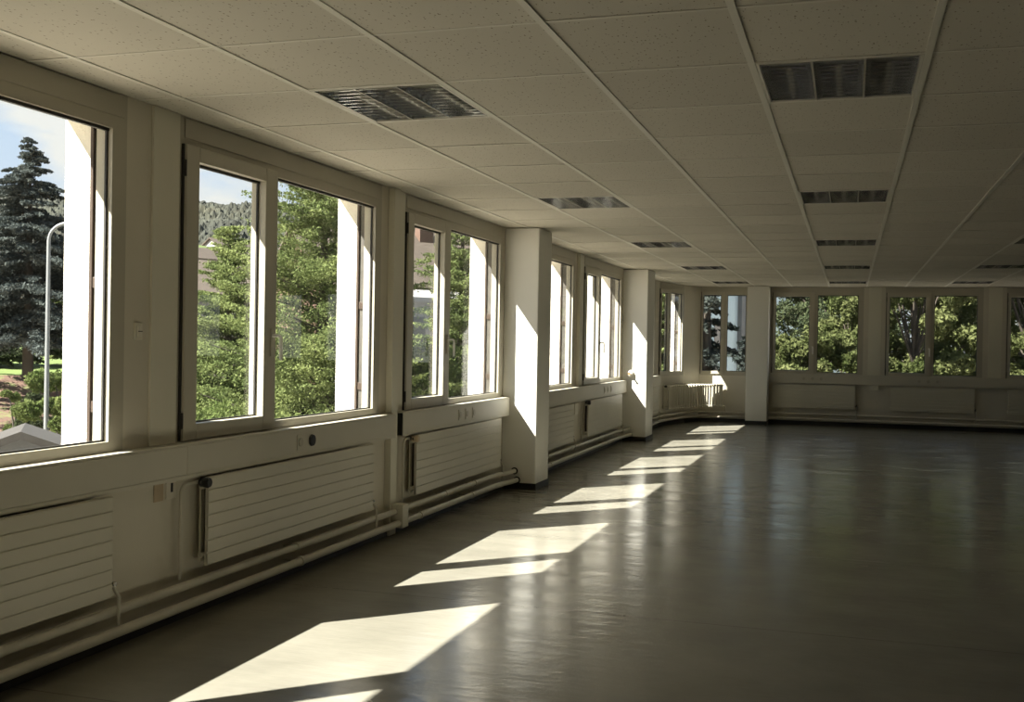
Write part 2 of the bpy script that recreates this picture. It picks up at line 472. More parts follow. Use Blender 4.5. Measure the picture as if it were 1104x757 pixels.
# ------------------------------------------------------------------ back wall
BACK = dict(S=(1, 0, 0), Nn=(0, -1, 0))
b0 = 1.785; PB = 1.965
bw = MB(); bx = MB()
bw.box((1.40, YB, 0), (XE, YB + .10, .86)); bx.box((1.2, YB + .10, -3.5), (XE + .3, YB + .34, .83))
bx.box((1.4, YB + .085, 2.415), (XE + .3, YB + .34, H + .5))
nb = 5
ed = [1.40] + sum([[b0 + PB * k, b0 + PB * k + 1.60] for k in range(nb)], []) + [XE]
for a, b in zip(ed[0::2], ed[1::2]):
    bw.box((a, YB, .86), (b, YB + .085, H + .01)); bx.box((a, YB + .085, -3.5), (b, YB + .34, H + .22))
bw.build('wall_back', WALL, kind='structure'); bx.build('wall_back_exterior', STUCCO, kind='structure')
for k in range(nb):
    window((b0 + PB * k, YB, 0), BACK['S'], BACK['Nn'], SPEC_B, handle=True, box=False)
    if k < nb - 1:
        a = b0 + PB * k + 1.60
        MB((0, YB, 0), **BACK).box((a + .085, 0, .93), (a + .30, .012, H), 0, .002).build('trim_%d' % (30 + k), PANEL, kind='structure')

# ------------------------------------------------------------------ baseboards
MB().box((0, YF, 0), (.03, 9.744, .065)).build('baseboard_left', SKIRT, kind='structure')
MB().box((0, 10.206, 0), (.03, 15.354, .065)).build('baseboard_left_middle', SKIRT, kind='structure')
MB().box((0, 15.936, 0), (.03, 18.38, .065)).build('baseboard_left_far', SKIRT, kind='structure')
bb = MB()
for a, b in ((C0, C1), (C1, C2), (C2, C3)):
    S, Nn, Ln = seg(a, b)
    t = MB(a, S, Nn).box((-.004, 0, 0), (Ln + .004 if b is not C3 else Ln - .03, .03, .065))
    base = len(bb.v); bb.v += t.v; bb.f += [[i + base for i in f] for f in t.f]; bb.mi += t.mi; bb.sm += t.sm
bb.build('baseboard_corner', SKIRT, kind='structure')
MB().box((1.766, YB - .03, 0), (XE, YB, .075)).build('baseboard_back', SKIRT, kind='structure')

# ------------------------------------------------------------------ suspended ceiling (tiles + tee bars in one mesh)
TX0, TY0, TW, TD = 2.148, 3.509, .64, .7059
lights = [(-2, 1), (1, 1), (-2, 6), (1, 6), (-2, 11), (1, 11), (4, 11), (-2, 16), (1, 16), (4, 16), (-2, 21), (1, 21), (4, 21), (4, 1), (4, 6)]
lightset = set(lights)
ce = MB()
i0, i1 = -4, 17; j0, j1 = -14, 24
for i in range(i0, i1):
    for j in range(j0, j1):
        if (i, j) in lightset: continue
        xa, xb = TX0 + TW * i + .006, TX0 + TW * (i + 1) - .006
        ya, yb = TY0 + TD * j + .0022, TY0 + TD * (j + 1) - .0022
        xa = max(xa, 0.0); xb = min(xb, XE); ya = max(ya, YF); yb = min(yb, YB)
        if xb - xa < .02 or yb - ya < .02: continue
        dz = RND.uniform(-.0012, .0012)
        ce.box((xa, ya, H + .003 + dz), (xb, yb, H + .020), 0)
for i in range(i0, i1):
    x = TX0 + TW * i
    if 0 < x < XE: ce.box((x - .0135, YF, H - .001), (x + .0135, YB, H + .002), 1)
for j in range(j0, j1 + 1):
    y = TY0 + TD * j
    if YF < y < YB: ce.box((0, y - .0070, H - .0002), (XE, y + .0070, H + .0022), 1)
ce.build('ceiling', [TILE, TBAR], kind='structure')

# ------------------------------------------------------------------ louvre ceiling lights
def make_light():
    root = empty('ceiling_light', (0, 0, H))
    w, d = TW - .03, TD - .022
    x0, x1, y0, y1 = -w / 2, w / 2, -d / 2, d / 2
    fr = MB((0, 0, H))
    t = .012
    fr.box((x0, y0, -.001), (x0 + t, y1, .10)); fr.box((x1 - t, y0, -.001), (x1, y1, .10))
    fr.box((x0 + t, y0, -.001), (x1 - t, y0 + t, .10)); fr.box((x0 + t, y1 - t, -.001), (x1 - t, y1, .10))
    fr.build('housing', TBAR, root)
    MB((0, 0, H)).box((x0, y0, .10), (x1, y1, .112)).build('back_plate', ALU, root)
    bw_ = (w - 2 * t) / 3
    for k in range(3):
        a = x0 + t + bw_ * k; b = a + bw_; c = (a + b) / 2
        # parabolic trough
        m = MB((0, 0, H)); pr = []
        for q in range(17):
            u = q / 16
            pr.append((a + .004 + (bw_ - .008) * u, .070 * (1 - (2 * u - 1) ** 2)))
        vs = []; fs = []
        for (px_, pz) in pr:
            vs.append((px_, y0 + t, pz)); vs.append((px_, y1 - t, pz))
        for q in range(16): fs.append((2 * q, 2 * q + 1, 2 * q + 3, 2 * q + 2))
        m.add(vs, fs, 0, True)
        m.build('reflector', REFL, root)
        l = MB((0, 0, H))
        for q in range(11):
            yy = y0 + t + (d - 2 * t) * (q + .5) / 11
            h = .028
            l.add([(a + .004, yy - .0015, .0), (b - .004, yy - .0015, .0), (b - .004, yy, h), (a + .004, yy, h),
                   (a + .004, yy + .0015, .0), (b - .004, yy + .0015, .0)],
                  [(0, 1, 2, 3), (4, 3, 2, 5), (0, 4, 5, 1)], 0)
        l.build('louvre', REFL, root)
        MB((0, 0, H)).tube([(c, y0 + .03, .062), (c, y1 - .03, .062)], .013, 10).build('tube', WHITEP, root)
        if k:
            MB((0, 0, H)).box((a - .004, y0 + t, -.001), (a + .004, y1 - t, .03)).build('divider', DIVM, root)
    return root


DIVM = mat('divider_painted_metal', (.40, .37, .30), .45, var=.04, scale=4)
REFL = mat('louvre_mirror_aluminium', (.84, .84, .83), .13, .95, var=.04, scale=4)


def copy_tree(o, parent=None):
    c = o.copy(); COL.objects.link(c)
    if parent is not None:
        inv = o.matrix_parent_inverse.copy(); c.parent = parent; c.matrix_parent_inverse = inv
    for ch in list(o.children): copy_tree(ch, c)
    return c


LL = {(-2, 1): 'louvred ceiling light with bright streaks, nearest the left windows',
      (1, 1): 'large dark blue-grey louvred ceiling light at the top right',
      (-2, 6): 'bright three-bay louvred ceiling light above the first pillar, second of the window-side row',
      (1, 6): 'dark louvred ceiling light in the middle row, second from the camera',
      (-2, 11): 'louvred ceiling light in the window-side row, third from the camera',
      (1, 11): 'dark louvred ceiling light in the middle row, third from the camera',
      (4, 11): 'dark louvred ceiling light cut by the right edge of the photo',
      (-2, 16): 'small louvred ceiling light in the window-side row, fourth from the camera, above the second pillar',
      (1, 16): 'dark thin louvred ceiling light in the middle row, fourth from the camera',
      (4, 16): 'dark louvred ceiling light far right, second from the back wall',
      (-2, 21): 'louvred ceiling light in front of the corner window, last of the window-side row',
      (1, 21): 'louvred ceiling light in the middle row, just before the back wall windows',
      (4, 21): 'dark louvred ceiling light far right, just before the back wall windows'}
proto = None
for (i, j) in lights:
    if (i, j) not in LL: continue
    if proto is None: proto = make_light(); o = proto
    else: o = copy_tree(proto)
    o.location = (TX0 + TW * (i + .5), TY0 + TD * (j + .5), H)
    tag(o, LL[(i, j)], 'ceiling light', 'louvred ceiling lights')
# the two lights out of frame are closed with plain tiles
cl = MB()
for (i, j) in ((4, 1), (4, 6)):
    cl.box((TX0 + TW * i + .006, TY0 + TD * j, H + .003), (TX0 + TW * (i + 1) - .006, TY0 + TD * (j + 1), H + .02))
cl.build('ceiling_infill', TILE, kind='structure')

# ------------------------------------------------------------------ cable trunking
def trunking(O, S, Nn, s0, s1, z0, z1, label, outlets=(), seams=(), black=None, end_dark=False, D=.08):
    mk = lambda: MB(O, S, Nn)
    P0 = mk().P((s0, 0, z0))
    root = empty('cable_trunking', P0, label, 'cable trunking', 'cable trunking under the windows')
    b = mk()
    b.box((s0, .0, z0), (s1, D - .004, z1), 0)
    cuts = [s0] + list(seams) + [s1]
    for a, c in zip(cuts[:-1], cuts[1:]):
        b.box((a + .0012, D - .006, z0 + .022), (c - .0012, D, z1 - .012), 0, .0015)
    b.box((s0, D - .008, z0), (s1, D - .001, z0 + .019), 0)
    b.build('duct', TRUNK, root)
    if end_dark:
        mk().box((s0 - .003, .004, z0 + .006), (s0, D - .006, z1 - .006)).build('open_end_shade', BLACK, root)  # black sheet on the solid duct, painted as the shade inside an open end
    for (s, col) in outlets:
        z = (z0 + z1) / 2
        m = mk().box((s - .042, D, z - .045), (s + .042, D + .004, z + .045), 0, .003)
        o = m.build('outlet', col, root)
        r = mk(); n = 20
        r.tube([(s, D + .004, z), (s, D + .0075, z)], .026, 20)
        r.build('socket_face', col if col is not TRUNK else FRAME, o)
    for s in (black or ()):
        z = (z0 + z1) / 2
        mk().tube([(s, D, z), (s, D + .012, z)], [.036, .033], 24).build('outlet', BLACK, root)
    return root


LO = dict(O=(0, 0, 0), S=LEFT['S'], Nn=LEFT['Nn'])
trunking(**LO, s0=YF, s1=7.06, z0=.705, z1=.878, label='long beige cable trunking under the two nearest windows, with a black round outlet',
         outlets=[(5.66, TRUNK)], seams=[1.7, 4.53], black=[5.80])
trunking(**LO, s0=7.19, s1=9.748, z0=.705, z1=.880, label='beige cable trunking under the third window, ending at the first pillar',
         outlets=[(8.38, TRUNK), (8.55, TRUNK), (8.72, TRUNK)], end_dark=True)
trunking(**LO, s0=10.202, s1=15.358, z0=.705, z1=.880, label='beige cable trunking between the first and second pillar',
         outlets=[(10.9, TRUNK), (13.9, TRUNK), (14.1, TRUNK), (14.3, TRUNK)], seams=[12.7])
trunking(**LO, s0=15.932, s1=18.30, z0=.705, z1=.880, label='short beige cable trunking behind the second pillar')
BO = dict(O=(0, YB, 0), S=BACK['S'], Nn=BACK['Nn'])
trunking(**BO, s0=1.765, s1=XE, z0=.755, z1=.93, label='long dim cable trunking under the back wall windows',
         outlets=[(2.38, TRUNK), (2.53, TRUNK), (2.68, TRUNK), (4.33, TRUNK), (4.48, TRUNK), (4.63, TRUNK)], seams=[3.5, 5.5, 7.5, 9.4, 11.4])

# ------------------------------------------------------------------ panel radiators
def radiator(O, S, Nn, s0, s1, z0, z1, label, valve='left', vmat=None, side_pipe=None, ret=True, zp=.185):
    mk = lambda: MB(O, S, Nn)
    root = empty('panel_radiator', mk().P(((s0 + s1) / 2, .06, z0)), label, 'radiator', 'flat panel radiators under the windows')
    p = mk(); n = 7; hh = (z1 - z0) / n
    p.box((s0, .083, z0), (s1, .096, z1))
    for k in range(n):
        p.box((s0, .090, z0 + hh * k + .003), (s1, .101, z0 + hh * (k + 1) - .003), 0, .0025)
    p.build('front_panel', RADI, root)
    mk().box((s0 + .02, .032, z0 + .01), (s1 - .02, .044, z1 - .01), 0, .003).build('back_panel', RADI, root)
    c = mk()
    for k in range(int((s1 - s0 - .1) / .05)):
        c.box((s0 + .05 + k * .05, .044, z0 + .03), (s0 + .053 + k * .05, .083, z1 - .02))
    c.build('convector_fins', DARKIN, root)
    g = mk()
    g.tube([(s0 + .04, .063, z0 + .05), (s0 - .01, .063, z0 + .05)], .014, 10); g.tube([(s0 + .04, .063, z1 - .05), (s0 - .01, .063, z1 - .05)], .014, 10)
    g.build('end_plug', RADI, root)
    for s in (s0 + .25, s1 - .25):
        mk().box((s - .015, .004, z0 + .03), (s + .015, .034, z1 - .03), 0, .002).build('bracket', RADI, root)
    if valve:
        e = s0 - .012
        mk().tube([(e, .063, z1 - .03), (e - .02, .07, z1 - .022), (e - .05, .105, z1 - .022)], .012, 10).build('valve_body', DARKIN, root)
        v = mk().tube([(e - .028, .085, z1 - .022), (e - .030, .125, z1 - .022), (e - .030, .135, z1 - .022)], [.024, .027, .022], 16)
        v.build('thermostat_head', vmat or BLACK, root)
        sp = side_pipe if side_pipe is not None else .16
        pts = [(e - .03, .06, z1 - .022)]
        for q in range(7):
            t = math.pi / 2 * q / 6
            pts.append((s0 - sp + .05 - .05 * math.sin(t), .045, z1 - .022 - .05 + .05 * math.cos(t)))
        pts.append((s0 - sp, .045, zp + .02))
        mk().tube(pts, .0095, 10).build('supply_pipe', PIPE, root)
    if ret:
        e = s1 + .012
        rv = mk()
        rv.tube([(s1 - .02, .063, z0 + .055), (e + .02, .063, z0 + .055)], .009, 8)
        rv.tube([(e + .01, .063, z0 + .085), (e + .01, .063, z0 + .02)], .011, 10)
        rv.tube([(e + .01, .06, z0 + .055), (e + .01, .098, z0 + .055)], .010, 10)
        rv.build('return_valve', CHROME, root)
        mk().tube([(e + .01, .090, z0 + .04), (e + .01, .118, z0 + .0), (e + .01, .118, .124 if zp < .188 else .142)], .008, 8).build('return_pipe', PIPE, root)
    return root


radiator(**LO, s0=1.90, s1=3.955, z0=.25, z1=.698, label='white panel radiator under the nearest window, cut by the left edge', vmat=BLACK)
radiator(**LO, s0=4.685, s1=6.65, z0=.25, z1=.698, label='white panel radiator with black valve knob under the second window', vmat=BLACK, side_pipe=.155)
radiator(**LO, s0=7.40, s1=9.43, z0=.25, z1=.698, label='white panel radiator with beige valve knob beside the first pillar', vmat=BEIGEP, side_pipe=.12)
radiator(**LO, s0=10.3, s1=12.18, z0=.25, z1=.698, label='panel radiator partly hidden behind the first pillar', vmat=BLACK)
radiator(**LO, s0=12.90, s1=14.95, z0=.25, z1=.698, label='panel radiator with black valve in front of the second pillar', vmat=BLACK, side_pipe=.12)
radiator(**LO, s0=16.1, s1=18.0, z0=.25, z1=.698, label='panel radiator showing only its far end behind the second pillar', vmat=BLACK)
for k, (a, b, l) in enumerate(((1.83, 3.27, 'dim panel radiator on the back wall beside the third pillar'),
                               (3.87, 5.23, 'dim panel radiator on the back wall under the second window from the third pillar'),
                               (5.76, 7.20, 'dim panel radiator on the back wall cut by the right edge of the photo'))):
    radiator(**BO, s0=a, s1=b, z0=.31, z1=.735, label=l, valve=None, zp=.19)

# ------------------------------------------------------------------ column radiator in the rounded corner
def corner_pt(t):
    """path a hand's width inside the corner wall"""
    pts = [Vector((.13, 18.62, 0)), Vector((.20, 19.05, 0)), Vector((.33, 19.45, 0)), Vector((.52, 19.72, 0)), Vector((.72, 19.86, 0)), Vector((.93, 19.93, 0))]
    n = len(pts) - 1; u = t * n; k = min(int(u), n - 1); f = u - k
    p0 = pts[max(k - 1, 0)]; p1 = pts[k]; p2 = pts[k + 1]; p3 = pts[min(k + 2, n)]
    return .5 * ((2 * p1) + (p2 - p0) * f + (2 * p0 - 5 * p1 + 4 * p2 - p3) * f * f + (3 * p1 - p0 - 3 * p2 + p3) * f ** 3)


root = empty('column_radiator', (.4, 19.5, .27), 'ribbed column radiator in the rounded far corner below the narrow windows', 'radiator')
NR = 24
for k in range(NR):
    a = corner_pt(k / (NR - 1)); b = corner_pt(min(1, k / (NR - 1) + .02)) if k < NR - 1 else a + (a - corner_pt(.98))
    S, Nn, _ = seg(a, b)
    m = MB(a, S, Nn)
    for nn in (-.045, .045):
        m.tube([(0, nn, .30), (0, nn, .68)], .013, 8)
    m.box((-.018, -.06, .66), (.018, .06, .70), 0, .008); m.box((-.018, -.06, .28), (.018, .06, .32), 0, .008)
    m.build('radiator_section', RADI, root)
for z in (.30, .68):
    MB().tube([tuple(corner_pt(q / 20) + Vector((0, 0, z))) for q in range(21)], .016, 8).build('header_pipe', RADI, root)
a = corner_pt(0)
MB().tube([(a.x, a.y, .68), (a.x - .02, a.y - .05, .68)], .02, 10).build('valve', BLACK, root)
a = corner_pt(1)
MB().tube([(a.x, a.y, .30), (a.x + .06, a.y, .30), (a.x + .07, a.y + .03, .27), (a.x + .07, a.y + .05, .20)], .01, 8).build('return_pipe', PIPE, root)

# ------------------------------------------------------------------ heating pipes along the walls
def pipe_run(name_label, upper, lower, rings, collar=None, ru=.021, rl=.023, box=None):
    root = empty('heating_pipes', Vector(upper[0]) * .5 + Vector(lower[0]) * .5, name_label, 'heating pipes', 'pairs of heating pipes near the floor')
    MB().tube(upper, ru, 14).build('flow_pipe', PIPE, root)
    MB().tube(lower, rl, 14).build('return_pipe', PIPE, root)
    for (p, d, r) in rings:
        p = Vector(p); d = Vector(d).normalized()
        MB().tube([p - d * .010, p + d * .010], r + .006, 14).build('clamp', PIPE, root)
        e = Vector((-1, 0, 0)) if abs(d.y) > .5 else Vector((0, 1, 0))
        MB().tube([p, p + e * (p.x - .002 if e.x else YB - .002 - p.y)], .006, 8).build('wall_bracket', PIPE, root)
    for (p, d) in (collar or ()):
        p = Vector(p); d = Vector(d)
        MB().tube([p, p + d * .008], .034, 16).build('collar', BLACK, root)
    return root


ys = (0, 1, 0)
pipe_run('pair of beige heating pipes along the floor under the nearest windows',
         [(.085, YF + .01, .19), (.085, 5.62, .180)] + [(.085, 5.64, .180), (.085, 7.05, .176)],
         [(.115, YF + .01, .10), (.115, 7.05, .095)],
         [((.085, 1.2, .19), ys, .021), ((.115, 1.2, .10), ys, .023), ((.085, 5.62, .18), ys, .021), ((.115, 5.62, .097), ys, .023), ((.085, 3.3, .186), ys, .021)])
pipe_run('pair of heating pipes under the third window, running into the first pillar',
         [(.085, 7.06, .176), (.085, 9.25, .178), (.10, 9.42, .178), (.13, 9.58, .178), (.14, 9.742, .178)],
         [(.115, 7.06, .095), (.115, 9.22, .092), (.13, 9.42, .092), (.155, 9.58, .092), (.165, 9.742, .092)],
         [((.085, 8.05, .176), ys, .021), ((.115, 7.45, .095), ys, .023), ((.085, 8.75, .178), ys, .021), ((.115, 8.6, .093), ys, .023)],
         collar=[((.14, 9.735, .178), (0, 1, 0)), ((.165, 9.735, .092), (0, 1, 0))])
pipe_run('pair of heating pipes between the first and second pillar',
         [(.14, 10.21, .178), (.13, 10.3, .178), (.085, 10.5, .178), (.085, 14.96, .178), (.12, 15.16, .178), (.13, 15.35, .178)],
         [(.165, 10.21, .092), (.15, 10.3, .092), (.115, 10.5, .092), (.115, 14.91, .092), (.145, 15.16, .092), (.15, 15.35, .092)],
         [((.085, 11.1, .178), ys, .021), ((.115, 11.1, .092), ys, .023), ((.085, 13.9, .178), ys, .021), ((.115, 13.9, .092), ys, .023)])
far = [(.085, 15.94, .178), (.085, 18.38, .178)]
S, Nn, Ln = seg(C0, C1)
def off(p, n1, n2, d):
    return p + (n1 + n2).normalized() * d
n01 = seg(C0, C1)[1]; n12 = seg(C1, C2)[1]; n23 = seg(C2, C3)[1]
def corner_path(d, z):
    P = [Vector((d, 15.94, z)), Vector((d, 18.33, z))]
    for p, a, b in ((C1, n01, n12), (C2, n12, n23)):
        P.append(off(p, a, b, d) + Vector((0, 0, z)))
    P.append(Vector((1.372, YB - d - .002, z)))
    # round the bends
    out = [P[0]]
    for k in range(1, len(P) - 1):
        for t in (0, .25, .5, .75, 1):
            a = P[k] + (P[k - 1] - P[k]).normalized() * .12; b = P[k] + (P[k + 1] - P[k]).normalized() * .12
            out.append((1 - t) ** 2 * a + 2 * t * (1 - t) * P[k] + t * t * b)
    out.append(P[-1])
    return [tuple(v) for v in out]
pipe_run('pair of heating pipes bending round the far corner to the third pillar',
         corner_path(.07, .178), corner_path(.09, .10), [((.07, 17.2, .178), ys, .021)])
pipe_run('pair of dim heating pipes along the back wall',
         [(1.77, YB - .08, .20), (XE - .01, YB - .08, .20)], [(1.77, YB - .10, .115), (XE - .01, YB - .10, .115)],
         [((3.45, YB - .08, .20), (1, 0, 0), .021), ((5.40, YB - .08, .20), (1, 0, 0), .021), ((7.4, YB - .08, .20), (1, 0, 0), .021)])
# sleeve boxing the pipes where the duct meets the floor
MB().box((.05, 7.06, .06), (.145, 7.165, .225), 0, .004).build('trim_3', PANEL, kind='structure')

# ------------------------------------------------------------------ small wall fittings
root = empty('wall_socket', (0, 4.46, .655), 'white wall socket plate with a dark slot below the trunking', 'socket')
MB().box((0, 4.465, .607), (.010, 4.545, .712), 0, .003).build('plate', WHITEP, root)
MB().box((.010, 4.497, .640), (.012, 4.513, .685)).build('slot', BLACK, root)
MB().box((0, 4.372, .605), (.006, 4.445, .705), 0, .002).build('blanking_plate', BEIGEP, tag(empty('wall_cover_plate', (0, 4.41, .605)), 'brownish blank cover plate left of the white wall socket', 'cover plate'))
root = empty('light_switch', (0, 4.2, 1.39), 'small grey switch on the wall between the two nearest windows', 'switch')
MB().box((0, 4.205, 1.385), (.010, 4.262, 1.465), 0, .003).build('plate', PANEL, root)
MB().box((.010, 4.222, 1.400), (.016, 4.246, 1.450), 0, .003).build('rocker', WHITEP, root)
MB().box((.016, 4.220, 1.423), (.017, 4.250, 1.427)).build('gap', BLACK, root)
root = empty('wall_bell', (.13, 15.35, .98), 'round white bell with a brown screw on the second pillar', 'bell')
m = MB((.13, 15.36, .98), (1, 0, 0), (0, -1, 0))
m.tube([(0, 0, 0), (0, .03, 0), (0, .045, 0), (0, .052, 0)], [.052, .052, .04, .015], 24).build('dome', WHITEP, root)
m = MB((.13, 15.36, .98), (1, 0, 0), (0, -1, 0))
m.tube([(0, .05, 0), (0, .10, 0), (0, .105, 0)], [.010, .012, .018], 12).build('striker', RUST, root)
# junction box under the trunking between the far radiators and on the back wall
MB().box((0, 12.42, .55), (.05, 12.58, .69), 0, .006).build('wall_junction_box', PANEL, label='grey junction box hanging under the trunking between two radiators of the far bays', cat='junction box')
MB((0, YB, 0), **BACK).box((3.50, 0, .66), (3.66, .06, .752), 0, .006).build('wall_junction_box', PANEL, label='dim junction box under the back wall trunking', cat='junction box')

# ------------------------------------------------------------------ outdoors
def fbm(x, y, seed=0, octaves=4):
    r = np.zeros_like(x); a = 1.; f = 1.
    rs = np.random.RandomState(seed)
    for _ in range(octaves):
        p = rs.uniform(0, 6.28, 4)
        r += a * (np.sin(x * f + p[0] + 1.3 * np.sin(y * f * .7 + p[1])) * np.cos(y * f * 1.1 + p[2] + np.sin(x * f * .6 + p[3])))
        a *= .5; f *= 2.1
    return r


def grid_mesh(name, X, Y, Z, material, **kw):
    n, m = X.shape
    v = np.stack([X.ravel(), Y.ravel(), Z.ravel()], 1)
    idx = np.arange(n * m).reshape(n, m)
    f = np.stack([idx[:-1, :-1].ravel(), idx[1:, :-1].ravel(), idx[1:, 1:].ravel(), idx[:-1, 1:].ravel()], 1)
    me = bpy.data.meshes.new(name); me.from_pydata(v.tolist(), [], f.tolist()); me.materials.append(material)
    return link(name, me, **kw)


GZ = -3.5
# ground
xs = np.linspace(-160, 120, 60); yy = np.linspace(-60, 200, 60)
X, Y = np.meshgrid(xs, yy, indexing='ij')
grid_mesh('ground', X, Y, GZ + .15 * fbm(X * .1, Y * .1), PAVING, kind='structure')
# raised lawn terrace with a bare bank towards the building (lies up the slope to the left)
A = at(-330, 410, 40); B = at(480, 410, 62)
dirv = Vector((B.x - A.x, B.y - A.y, 0)); Lb = dirv.length; dirv.normalize(); nrm = Vector((-dirv.y, dirv.x, 0))
if nrm.dot(Vector((-1, 1, 0))) < 0: nrm = -nrm
m = MB(A * 1, dirv, nrm); m.O.z = 0
za, zb = GZ + .02, -.55
prof = [(0, za), (6, -1.75), (8.5, -.75), (60, .6)]
vs = []; 
for s in (0, Lb):
    for (n_, z_) in prof: vs.append((s, n_, z_))
mb = MB(A * 1, dirv, nrm); mb.O.z = 0
mb.add(vs, [(0, 1, 5, 4), (1, 2, 6, 5)], 0); mb.add(vs, [(2, 3, 7, 6)], 1)
mb.build('ground_bank', [BANK, GRASS], kind='structure')
# wooded hills
def hill(name, px0, px1, depth, ytop, thick, seed, material, amp=2.2, kind='structure'):
    n = 700; k = 110
    X = np.zeros((n, k)); Y = np.zeros((n, k)); Z = np.zeros((n, k))
    for a in range(n):
        u = a / (n - 1); px = px0 + (px1 - px0) * u
        yt = np.interp(px, [p[0] for p in ytop], [p[1] for p in ytop])
        top = at(px, yt, depth + thick)
        foot = at(px, 373, depth)
        for b in range(k):
            w = b / (k - 1)
            X[a, b] = foot.x + (top.x - foot.x) * w; Y[a, b] = foot.y + (top.y - foot.y) * w
            Z[a, b] = GZ + (top.z - GZ) * (w ** .9)
    Z += fbm(X * .12, Y * .12, seed, 2) * amp * .7
    # tree crowns: rounded bumps
    cu = np.abs(np.sin(X * 1.15 + 1.7 * np.sin(Y * .21))) * np.abs(np.sin(Y * 1.05 + 1.5 * np.sin(X * .27) + Z * .3))
    Z += amp * .5 * (cu - 1) + .35 * amp * fbm(X * 1.3, Y * 1.3, seed + 2, 2) * (amp > 1)
    # far side
    return grid_mesh(name, X, Y, Z, material, kind=kind)


hill('wooded_hill', -500, 760, 230, [(-500, 180), (-100, 190), (40, 205), (120, 225), (210, 214), (300, 216), (400, 226), (480, 245), (760, 260)], 120, 3, FOREST)
hill('meadow_hill', 150, 330, 150, [(150, 270), (210, 263), (240, 270), (330, 290)], 18, 5, FIELD, .2)


def leaf_cards(P, size, rs, droop=0.):
    """small leaf quads around points P"""
    n = len(P)
    d = rs.normal(size=(n, 3)); d[:, 2] -= droop; d /= np.linalg.norm(d, axis=1)[:, None] + 1e-9
    e = rs.normal(size=(n, 3)); e = np.cross(d, e); e /= np.linalg.norm(e, axis=1)[:, None] + 1e-9
    sz = size * rs.uniform(.6, 1.3, n)[:, None]
    a = P - d * sz * .7; b = P + e * sz * .32; c = P + d * sz * .7; g = P - e * sz * .32
    return np.stack([a, b, c, g], 1).reshape(-1, 3)


def quads_object(name, V, material, parent):
    n = len(V) // 4
    me = bpy.data.meshes.new(name)
    me.vertices.add(len(V)); me.vertices.foreach_set('co', V.astype(np.float32).ravel())
    me.loops.add(len(V)); me.loops.foreach_set('vertex_index', np.arange(len(V), dtype=np.int32))
    me.polygons.add(n); me.polygons.foreach_set('loop_start', np.arange(0, len(V), 4, dtype=np.int32))
    me.polygons.foreach_set('loop_total', np.full(n, 4, dtype=np.int32))
    me.materials.append(material); me.update(calc_edges=True)
    return link(name, me, parent)


def conifer(base, height, radius, leafmat, label, seed, n_levels=40, per=9, leaf=.10, dens=1., droop=.3, up=0., cat='tree', group='trees seen through the side windows', name='conifer_tree', crown0=.08, power=.9, clump=.11, irregular=.25, jit=.5):
    rs = np.random.RandomState(seed); base = Vector(base)
    root = empty(name, base, label, cat, group)
    t = MB(base)
    t.tube([(0, 0, -.3), (0, 0, height * .5), (0, 0, height * .99)], [height * .020 + .04, height * .012 + .02, .012], 9)
    P = []
    for L_ in range(n_levels):
        w = (L_ + rs.uniform(-.3, .3)) / n_levels
        z = height * (crown0 + (1 - crown0) * w)
        rl = radius * (1 - w) ** power + .05
        for b in range(per):
            z = height * (crown0 + (1 - crown0) * min(.99, max(0, w + rs.normal(0, jit) / n_levels)))
            ang = rs.uniform(0, 2 * math.pi); ln = rl * (1 - irregular * rs.uniform(0, 1.6)) if rs.rand() > .12 else rl * 1.12
            ln = max(ln, .15)
            ca, sa = math.cos(ang), math.sin(ang)
            tip = z + up * ln - droop * ln * .5
            if L_ % 2 == 0 and b % 2 == 0:
                t.tube([(0, 0, z), (ca * ln * .5, sa * ln * .5, z + (tip - z) * .45), (ca * ln * .95, sa * ln * .95, tip)], [.012 + .008 * ln, .008 + .004 * ln, .004], 4, cap=False)
            k = max(4, int(ln * 70 * dens))
            u = rs.uniform(.12, 1, k) ** .75
            wid = clump * ln * (1.25 - u) + .05
            q = np.stack([ca * ln * u - sa * rs.normal(0, 1, k) * wid, sa * ln * u + ca * rs.normal(0, 1, k) * wid,
                          z + up * ln * u - droop * ln * u ** 2 * .5 - np.abs(rs.normal(0, 1, k)) * wid * .45 + .02], 1)
            P.append(q)
    P = np.concatenate(P) + np.array(base)
    t.build('trunk', BARK, root)
    quads_object('foliage', leaf_cards(P, leaf, rs, .3), leafmat, root)
    return root


